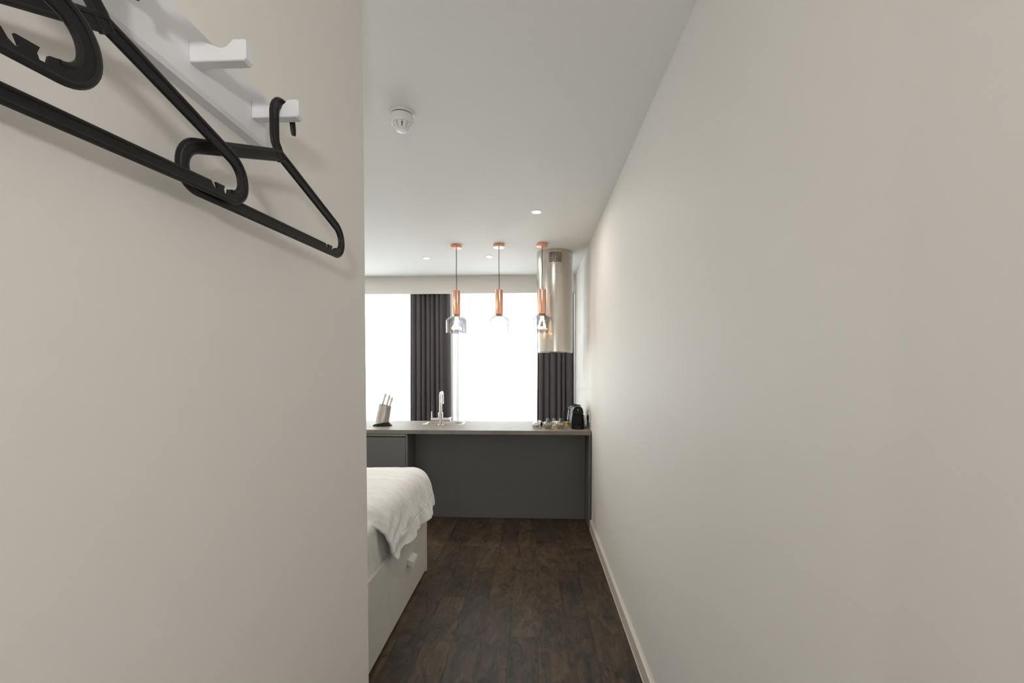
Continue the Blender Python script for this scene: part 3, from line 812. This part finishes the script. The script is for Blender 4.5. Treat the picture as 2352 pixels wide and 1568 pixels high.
for (a, b_) in ((BY0 + 0.01, 2.362), (2.366, BY1 - 0.024)):
    d = P(obj('drawer', bx(BX - 0.55, BX - 0.0005, a, b_, 0.018, 0.295, bev=0.0015), 'bedwood'), bed)
    ym = (a + b_) / 2
    hp = [(BX + u, v) for u, v in [(0.0, 0.286), (0.006, 0.287), (0.032, 0.277), (0.036, 0.270), (0.036, 0.247), (0.031, 0.243), (0.0, 0.256)]]
    h = prism(bmesh.new(), hp, 'y', ym - 0.06, ym + 0.06)
    o = obj('handle', h, 'bedwood', smooth=30); o.parent = d

def wrinkle(p, s=1.0):
    """soft directional cloth folds"""
    a = noise.noise((p[0] * 3.0, p[1] * 9.0, p[2] * 3.0)) * 0.6
    b_ = 1 - abs(noise.noise((p[0] * 4.0 + p[1] * 7, p[1] * 5.0 - p[0] * 2, p[2] * 4 + 3.7))) * 2
    c = noise.noise((p[0] * 11, p[1] * 16, p[2] * 11 + 9)) * 0.3
    return (a + b_ * 0.6 + c) * s

# mattress with fitted sheet
b = bmesh.new(); nu, nv = 46, 70
MX0, MX1, MY0, MY1, MZ0, MZ1 = BX - 0.99, BX - 0.018, BY0 + 0.02, BY1 - 0.03, 0.4215, 0.700
prof = [(MX0 + 0.01, MZ0)] + [(MX0, MZ0 + (MZ1 - 0.05 - MZ0) * k / 6) for k in range(7)]
for k in range(1, 7): a = R(180 - 90 * k / 6); prof.append((MX0 + 0.05 + 0.05 * math.cos(a), MZ1 - 0.05 + 0.05 * math.sin(a)))
for k in range(1, 20): prof.append((MX0 + 0.05 + (MX1 - MX0 - 0.1) * k / 20, MZ1))
for k in range(0, 7): a = R(90 - 90 * k / 6); prof.append((MX1 - 0.05 + 0.05 * math.cos(a), MZ1 - 0.05 + 0.05 * math.sin(a)))
for k in range(1, 13): prof.append((MX1, MZ1 - 0.05 - (MZ1 - 0.05 - MZ0) * k / 12))
prof.append((MX1 - 0.01, MZ0))
rows = []
for j in range(nv + 1):
    y = MY0 + (MY1 - MY0) * j / nv
    rows.append([])
    for (u, v) in prof:
        d = 0.0
        if u >= MX1 - 0.002:    # sheet drapes in loose vertical tucks on the side
            d = 0.006 * noise.noise((y * 14 + (v - 0.4) * 9, v * 3, 2.0)) + 0.003 * math.sin(y * 60 + v * 20)
        elif v >= MZ1 - 0.001: d = 0
        rows[-1].append(b.verts.new((u + d, y, v)))
for A, B in zip(rows, rows[1:]):
    for i in range(len(prof) - 1): b.faces.new((A[i], A[i + 1], B[i + 1], B[i]))
    b.faces.new((A[-1], A[0], B[0], B[-1]))
b.faces.new(rows[0]); b.faces.new(rows[-1])
tag(obj('mattress', b, 'sheet', smooth=60), 'mattress under a white fitted sheet on the storage bed', 'mattress')

# duvet: folded-out quilt hanging over the corridor side
def hem_z(y):
    pts = [(2.18, 0.52), (2.26, 0.47), (2.33, 0.405), (2.40, 0.412), (2.52, 0.432), (2.63, 0.412), (2.74, 0.445), (2.84, 0.425), (2.96, 0.432), (3.08, 0.418), (3.18, 0.440), (3.30, 0.455), (3.5, 0.47)]
    for (a, za), (c, zc) in zip(pts, pts[1:]):
        if y <= c:
            t = min(1, max(0, (y - a) / (c - a))); t = t * t * (3 - 2 * t); return za + (zc - za) * t
    return pts[-1][1]
NV, NTOP, NSIDE = 190, 70, 100
DX0 = BX - 1.0
def ridged(x, y, z): return 1 - abs(noise.noise((x, y, z))) * 2
b = bmesh.new(); rows = []; amt = []
for j in range(NV + 1):
    v = j / NV
    row = []; am_ = []
    for i in range(NTOP + NSIDE + 1):
        s = i / NTOP if i <= NTOP else 1.0
        e = (i - NTOP) / NSIDE if i > NTOP else 0.0
        # near edge slants down to the hanging corner
        yn = 2.09 + 0.02 * math.sin(7 * s) + 0.265 * e ** 0.75 + 0.012 * noise.noise((e * 4, 1.3, 0))
        yf = 3.285 - 0.04 * e
        y = yn + (yf - yn) * v
        top = 0.747 - 0.012 * math.exp(-((v - 1) / 0.10) ** 2) - 0.045 * math.exp(-(v / 0.10) ** 2)
        rc = 0.11
        xe = BX - 0.10
        if e == 0:
            x_, z_ = DX0 + (xe - DX0) * s, top
            nx, nz = 0.0, 1.0
        else:
            hz = hem_z(y)
            amax = math.pi / 2 * 0.86
            Ltot = amax * rc + (top - rc - hz)
            l = e * Ltot
            a = min(l / rc, amax); q = max(0.0, l - rc * amax)
            x_ = xe + rc * math.sin(a) + q * math.cos(amax); z_ = top - rc * (1 - math.cos(a)) - q * math.sin(amax)
            nx, nz = math.sin(a), math.cos(a)
            fl_ = max(0, e - 0.30) / 0.70      # the hem flares and billows
            x_ += fl_ * (0.014 * math.sin(y * 19 + 0.6 + 2.0 * noise.noise((y * 5, 7.7, 0))) + 0.018 * noise.noise((y * 11, 0.4, e * 2)) + 0.02 * v)
        near = min(1.0, v / 0.06)
        # crumples: broad folds, crossing ridges, fine creases
        w = wrinkle((x_, y, z_)) * (0.006 + 0.005 * e)
        w += 0.0065 * max(0.0, ridged(x_ * 3 + y * 5.5, y * 9 - z_ * 7, z_ * 4 + 1.7) - 0.45) * (0.6 + e)
        w += 0.0045 * max(0.0, ridged(x_ * 9 - y * 4 + 3, y * 15 + z_ * 10, z_ * 9) - 0.55)
        rad = math.atan2(z_ - 0.42 + (0 if e else (xe - x_)), y - 2.15)
        w += 0.0045 * math.sin(rad * 24 + 4 * noise.noise((x_ * 5, y * 5, z_ * 5))) * min(1, e + 0.3 * s) * near
        if e > 0:                              # stitched border above the hem
            w -= 0.0026 * math.exp(-((e - 0.78) / 0.012) ** 2)
            w -= 0.0020 * max(0, (e - 0.78) / 0.22) ** 0.5
        x_ += nx * w; z_ += nz * w
        row.append(b.verts.new((x_, y, z_))); am_.append(max(0.0, min(1.0, 1.0 - e * 2.2)))
    rows.append(row); amt = am_
# foot end drops behind the bed
last = rows[-1]
for k in range(1, 8):
    row = []
    for vv, t in zip(last, amt):
        row.append(b.verts.new((vv.co.x, vv.co.y + (0.03 * math.sin(R(13 * k)) + 0.001 * k) * t + 0.0002 * k, vv.co.z - 0.038 * k * t)))
    rows.append(row)
for A, B in zip(rows, rows[1:]):
    for i in range(len(A) - 1): b.faces.new((A[i], A[i + 1], B[i + 1], B[i]))
dv = obj('duvet', b, 'duvet', smooth=80)
md = dv.modifiers.new('loft', 'SOLIDIFY'); md.thickness = 0.012; md.offset = -1.0
tag(dv, 'crumpled white duvet hanging over the side of the bed', 'duvet')

# ------------------------------------------------------------------ coat rail with pegs
RX = XL + 0.0225                    # front face of the rail
RZ0, RZ1 = 1.850, 1.942
PEGY = [0.770, 0.630, 0.481, 0.341, 0.201]
rail = thing('coat_rail', 'white wooden coat rail with notched pegs on the corridor wall', 'coat rail', (XL, 0.5, RZ0))
rp = [(XL, RZ0), (RX - 0.004, RZ0), (RX, RZ0 + 0.006), (RX, RZ1 - 0.004), (RX - 0.004, RZ1), (XL, RZ1)]
P(obj('backboard', prism(bmesh.new(), rp, 'y', 0.10, 0.803), 'whitewood'), rail)
def peg_bm():
    Lp, h = 0.081, 0.0290
    pr = [(0.0, 0.0), (0.95, 0.0), (1.0, 0.12), (1.0, 0.93), (0.97, 1.0), (0.77, 1.0), (0.74, 0.90), (0.71, 0.72), (0.66, 0.60), (0.58, 0.55), (0.52, 0.57), (0.24, 0.93), (0.20, 0.97), (0.0, 0.97)]
    b = prism(bmesh.new(), [(u * Lp, v * h) for u, v in pr], 'y', -0.009, 0.009)
    bmesh.ops.bevel(b, geom=[e for e in b.edges if abs((e.verts[0].co - e.verts[1].co).y) < 1e-6], offset=0.0012, segments=1, affect='EDGES')
    return b
PEGZ = 1.8805
pm = None
for y in PEGY:
    if pm is None:
        o = obj('peg', peg_bm(), 'whitewood'); pm = o.data
    else:
        o = bpy.data.objects.new('peg', pm); COL.objects.link(o)
    o.parent = rail
    o.location = (RX - XL, y - 0.5, PEGZ - RZ0)

# ------------------------------------------------------------------ hangers
def fillet(poly, radii, n=10):
    out = []
    m = len(poly)
    for i in range(m):
        p, a, c = Vector(poly[i]), Vector(poly[i - 1]), Vector(poly[(i + 1) % m])
        r = radii[i]
        d1, d2 = (a - p).normalized(), (c - p).normalized()
        if r <= 0: out.append(tuple(p)); continue
        ang = d1.angle(d2); t = r / math.tan(ang / 2)
        cen = p + (d1 + d2).normalized() * (r / math.sin(ang / 2))
        s, e = p + d1 * t, p + d2 * t
        a0 = math.atan2(s.y - cen.y, s.x - cen.x); a1 = math.atan2(e.y - cen.y, e.x - cen.x)
        da = (a1 - a0 + math.pi) % (2 * math.pi) - math.pi
        for k in range(n + 1): a_ = a0 + da * k / n; out.append((cen.x + r * math.cos(a_), cen.y + r * math.sin(a_)))
    return out
HW = 0.009
SL = 0.385
ca = math.atan(SL)
def hanger_loop(d):
    """outline offset by d outwards from the centre line"""
    xe, zb = 0.190 + d, -0.125 - d
    apex = -0.0045 + d / math.cos(ca)
    A = (xe, apex - SL * xe); Bq = (xe - 0.001, zb)
    rA, rB = 0.034 + d, 0.0225 + d
    return fillet([(0, apex), A, Bq, (-Bq[0], zb), (-A[0], A[1])], [0.004, rA, rB, rB, rA])
outer = hanger_loop(HW)
inner = hanger_loop(-HW)
zi = -0.125 + HW
notch = [(0.130, zi), (0.134, zi - 0.006), (0.139, zi - 0.0092), (0.1405, zi - 0.006), (0.138, zi + 0.0005), (0.1535, zi + 0.0005), (0.1515, zi - 0.005), (0.153, zi - 0.0092), (0.158, zi - 0.009), (0.1595, zi - 0.002)]
# put the strap notches into the inner outline (which runs clockwise: right end, then bottom right to left)
inn2 = []
done = False
for k, p in enumerate(inner):
    inn2.append(p)
    q = inner[(k + 1) % len(inner)]
    if not done and p[0] > 0.15 and q[0] < -0.15 and abs(p[1] - zi) < 1e-3:
        inn2 += [n_ for n_ in reversed(notch) if n_[0] < p[0] - 0.0005]
        inn2 += [(-n_[0], n_[1]) for n_ in notch if -n_[0] > q[0] + 0.0005]
        done = True
web = flat_mesh('hanger_frame', [outer, inn2], 0.0016)
fb = bmesh.new(); fb.from_mesh(web)
def rim_tube(bm_, loop, r, closed=True): tube(bm_, [(p[0], 0, p[1]) for p in loop], r, 8, closed)
rim_tube(fb, hanger_loop(HW - 0.0025), 0.0036)
il = hanger_loop(-HW + 0.0022)
# inner rim stops at the strap notches
cut = [p for p in il]
rimA = []
segs = []
iN = len(il)
start = None
for k in range(iN):
    p, q = il[k], il[(k + 1) % iN]
    if p[0] > 0.12 and q[0] < -0.12: start = (k + 1) % iN
order = [il[(start + k) % iN] for k in range(iN)]
rim_tube(fb, order, 0.0030, False)
zr = il[start][1]
rim_tube(fb, [(-0.128, zr), (0.128, zr)], 0.0030, False)
frame_me = bpy.data.meshes.new('hanger_frame'); fb.to_mesh(frame_me); fb.free()
frame_me.materials.append(M['plastic'])
# hook: a flat ribbed strip that bends over the peg
hc = [(0.003, -0.012), (-0.005, 0.003), (-0.0118, 0.012), (-0.0135, 0.022), (-0.0135, 0.060)]
for k in range(1, 12):
    a = math.pi - math.pi * 0.98 * k / 11
    hc.append((0.0105 + 0.0240 * math.cos(a), 0.060 + 0.0255 * math.sin(a)))
hc += [(0.0350, 0.057), (0.0356, 0.052), (0.0364, 0.048)]
hw = [0.009, 0.009, 0.009, 0.009, 0.009] + [0.009 - 0.0042 * k / 11 for k in range(1, 12)] + [0.0045, 0.0042, 0.003]
L_, R_ = [], []
for k, p in enumerate(hc):
    a, c = Vector(hc[max(k - 1, 0)]), Vector(hc[min(k + 1, len(hc) - 1)])
    d = (c - a).normalized(); n_ = Vector((-d.y, d.x))
    L_.append(tuple(Vector(p) + n_ * hw[k])); R_.append(tuple(Vector(p) - n_ * hw[k]))
hook_web = flat_mesh('hook', [L_ + list(reversed(R_))], 0.0018)
hbm = bmesh.new(); hbm.from_mesh(hook_web)
def ins(side, s):
    out = []
    for k, p in enumerate(side):
        c = Vector(hc[k]); out.append(tuple(c + (Vector(p) - c) * max(0.2, 1 - 0.0024 / hw[k])))
    return out
rim_tube(hbm, ins(L_, 1) + list(reversed(ins(R_, 1))), 0.0034)
hook_me = bpy.data.meshes.new('hook'); hbm.to_mesh(hook_me); hbm.free()
hook_me.materials.append(M['plastic'])
for me_ in (frame_me, hook_me):
    me_.shade_smooth(); me_.set_sharp_from_angle(angle=R(40))
# local +x of the hanger runs along the corridor, away from the camera
PEG_HANG = PEGZ + 0.029 * 0.55
for (yp, ang, xo, tilt, lab) in ((0.770, 7.0, -0.428, 0.0, 'black plastic coat hanger on the peg at the far end of the rail'),
                                 (0.476, 6.5, -0.449, 1.8, 'black plastic coat hanger between the two other hangers'),
                                 (0.203, 9.0, -0.410, 0.0, 'black plastic coat hanger with only its rounded end in view')):
    hg = thing('coat_hanger', lab, 'hanger', (0, 0, 0), 0, 'black hangers on the coat rail')
    th = R(90 - ang)
    hz = PEG_HANG - (0.060 + 0.0255 - 0.0085) + 0.0008
    hg.location = (xo, yp - 0.0105 * math.sin(th), hz)
    hg.rotation_euler = (0, R(-tilt), th)
    f = bpy.data.objects.new('frame', frame_me); COL.objects.link(f); f.parent = hg
    h = bpy.data.objects.new('hook', hook_me); COL.objects.link(h); h.parent = hg
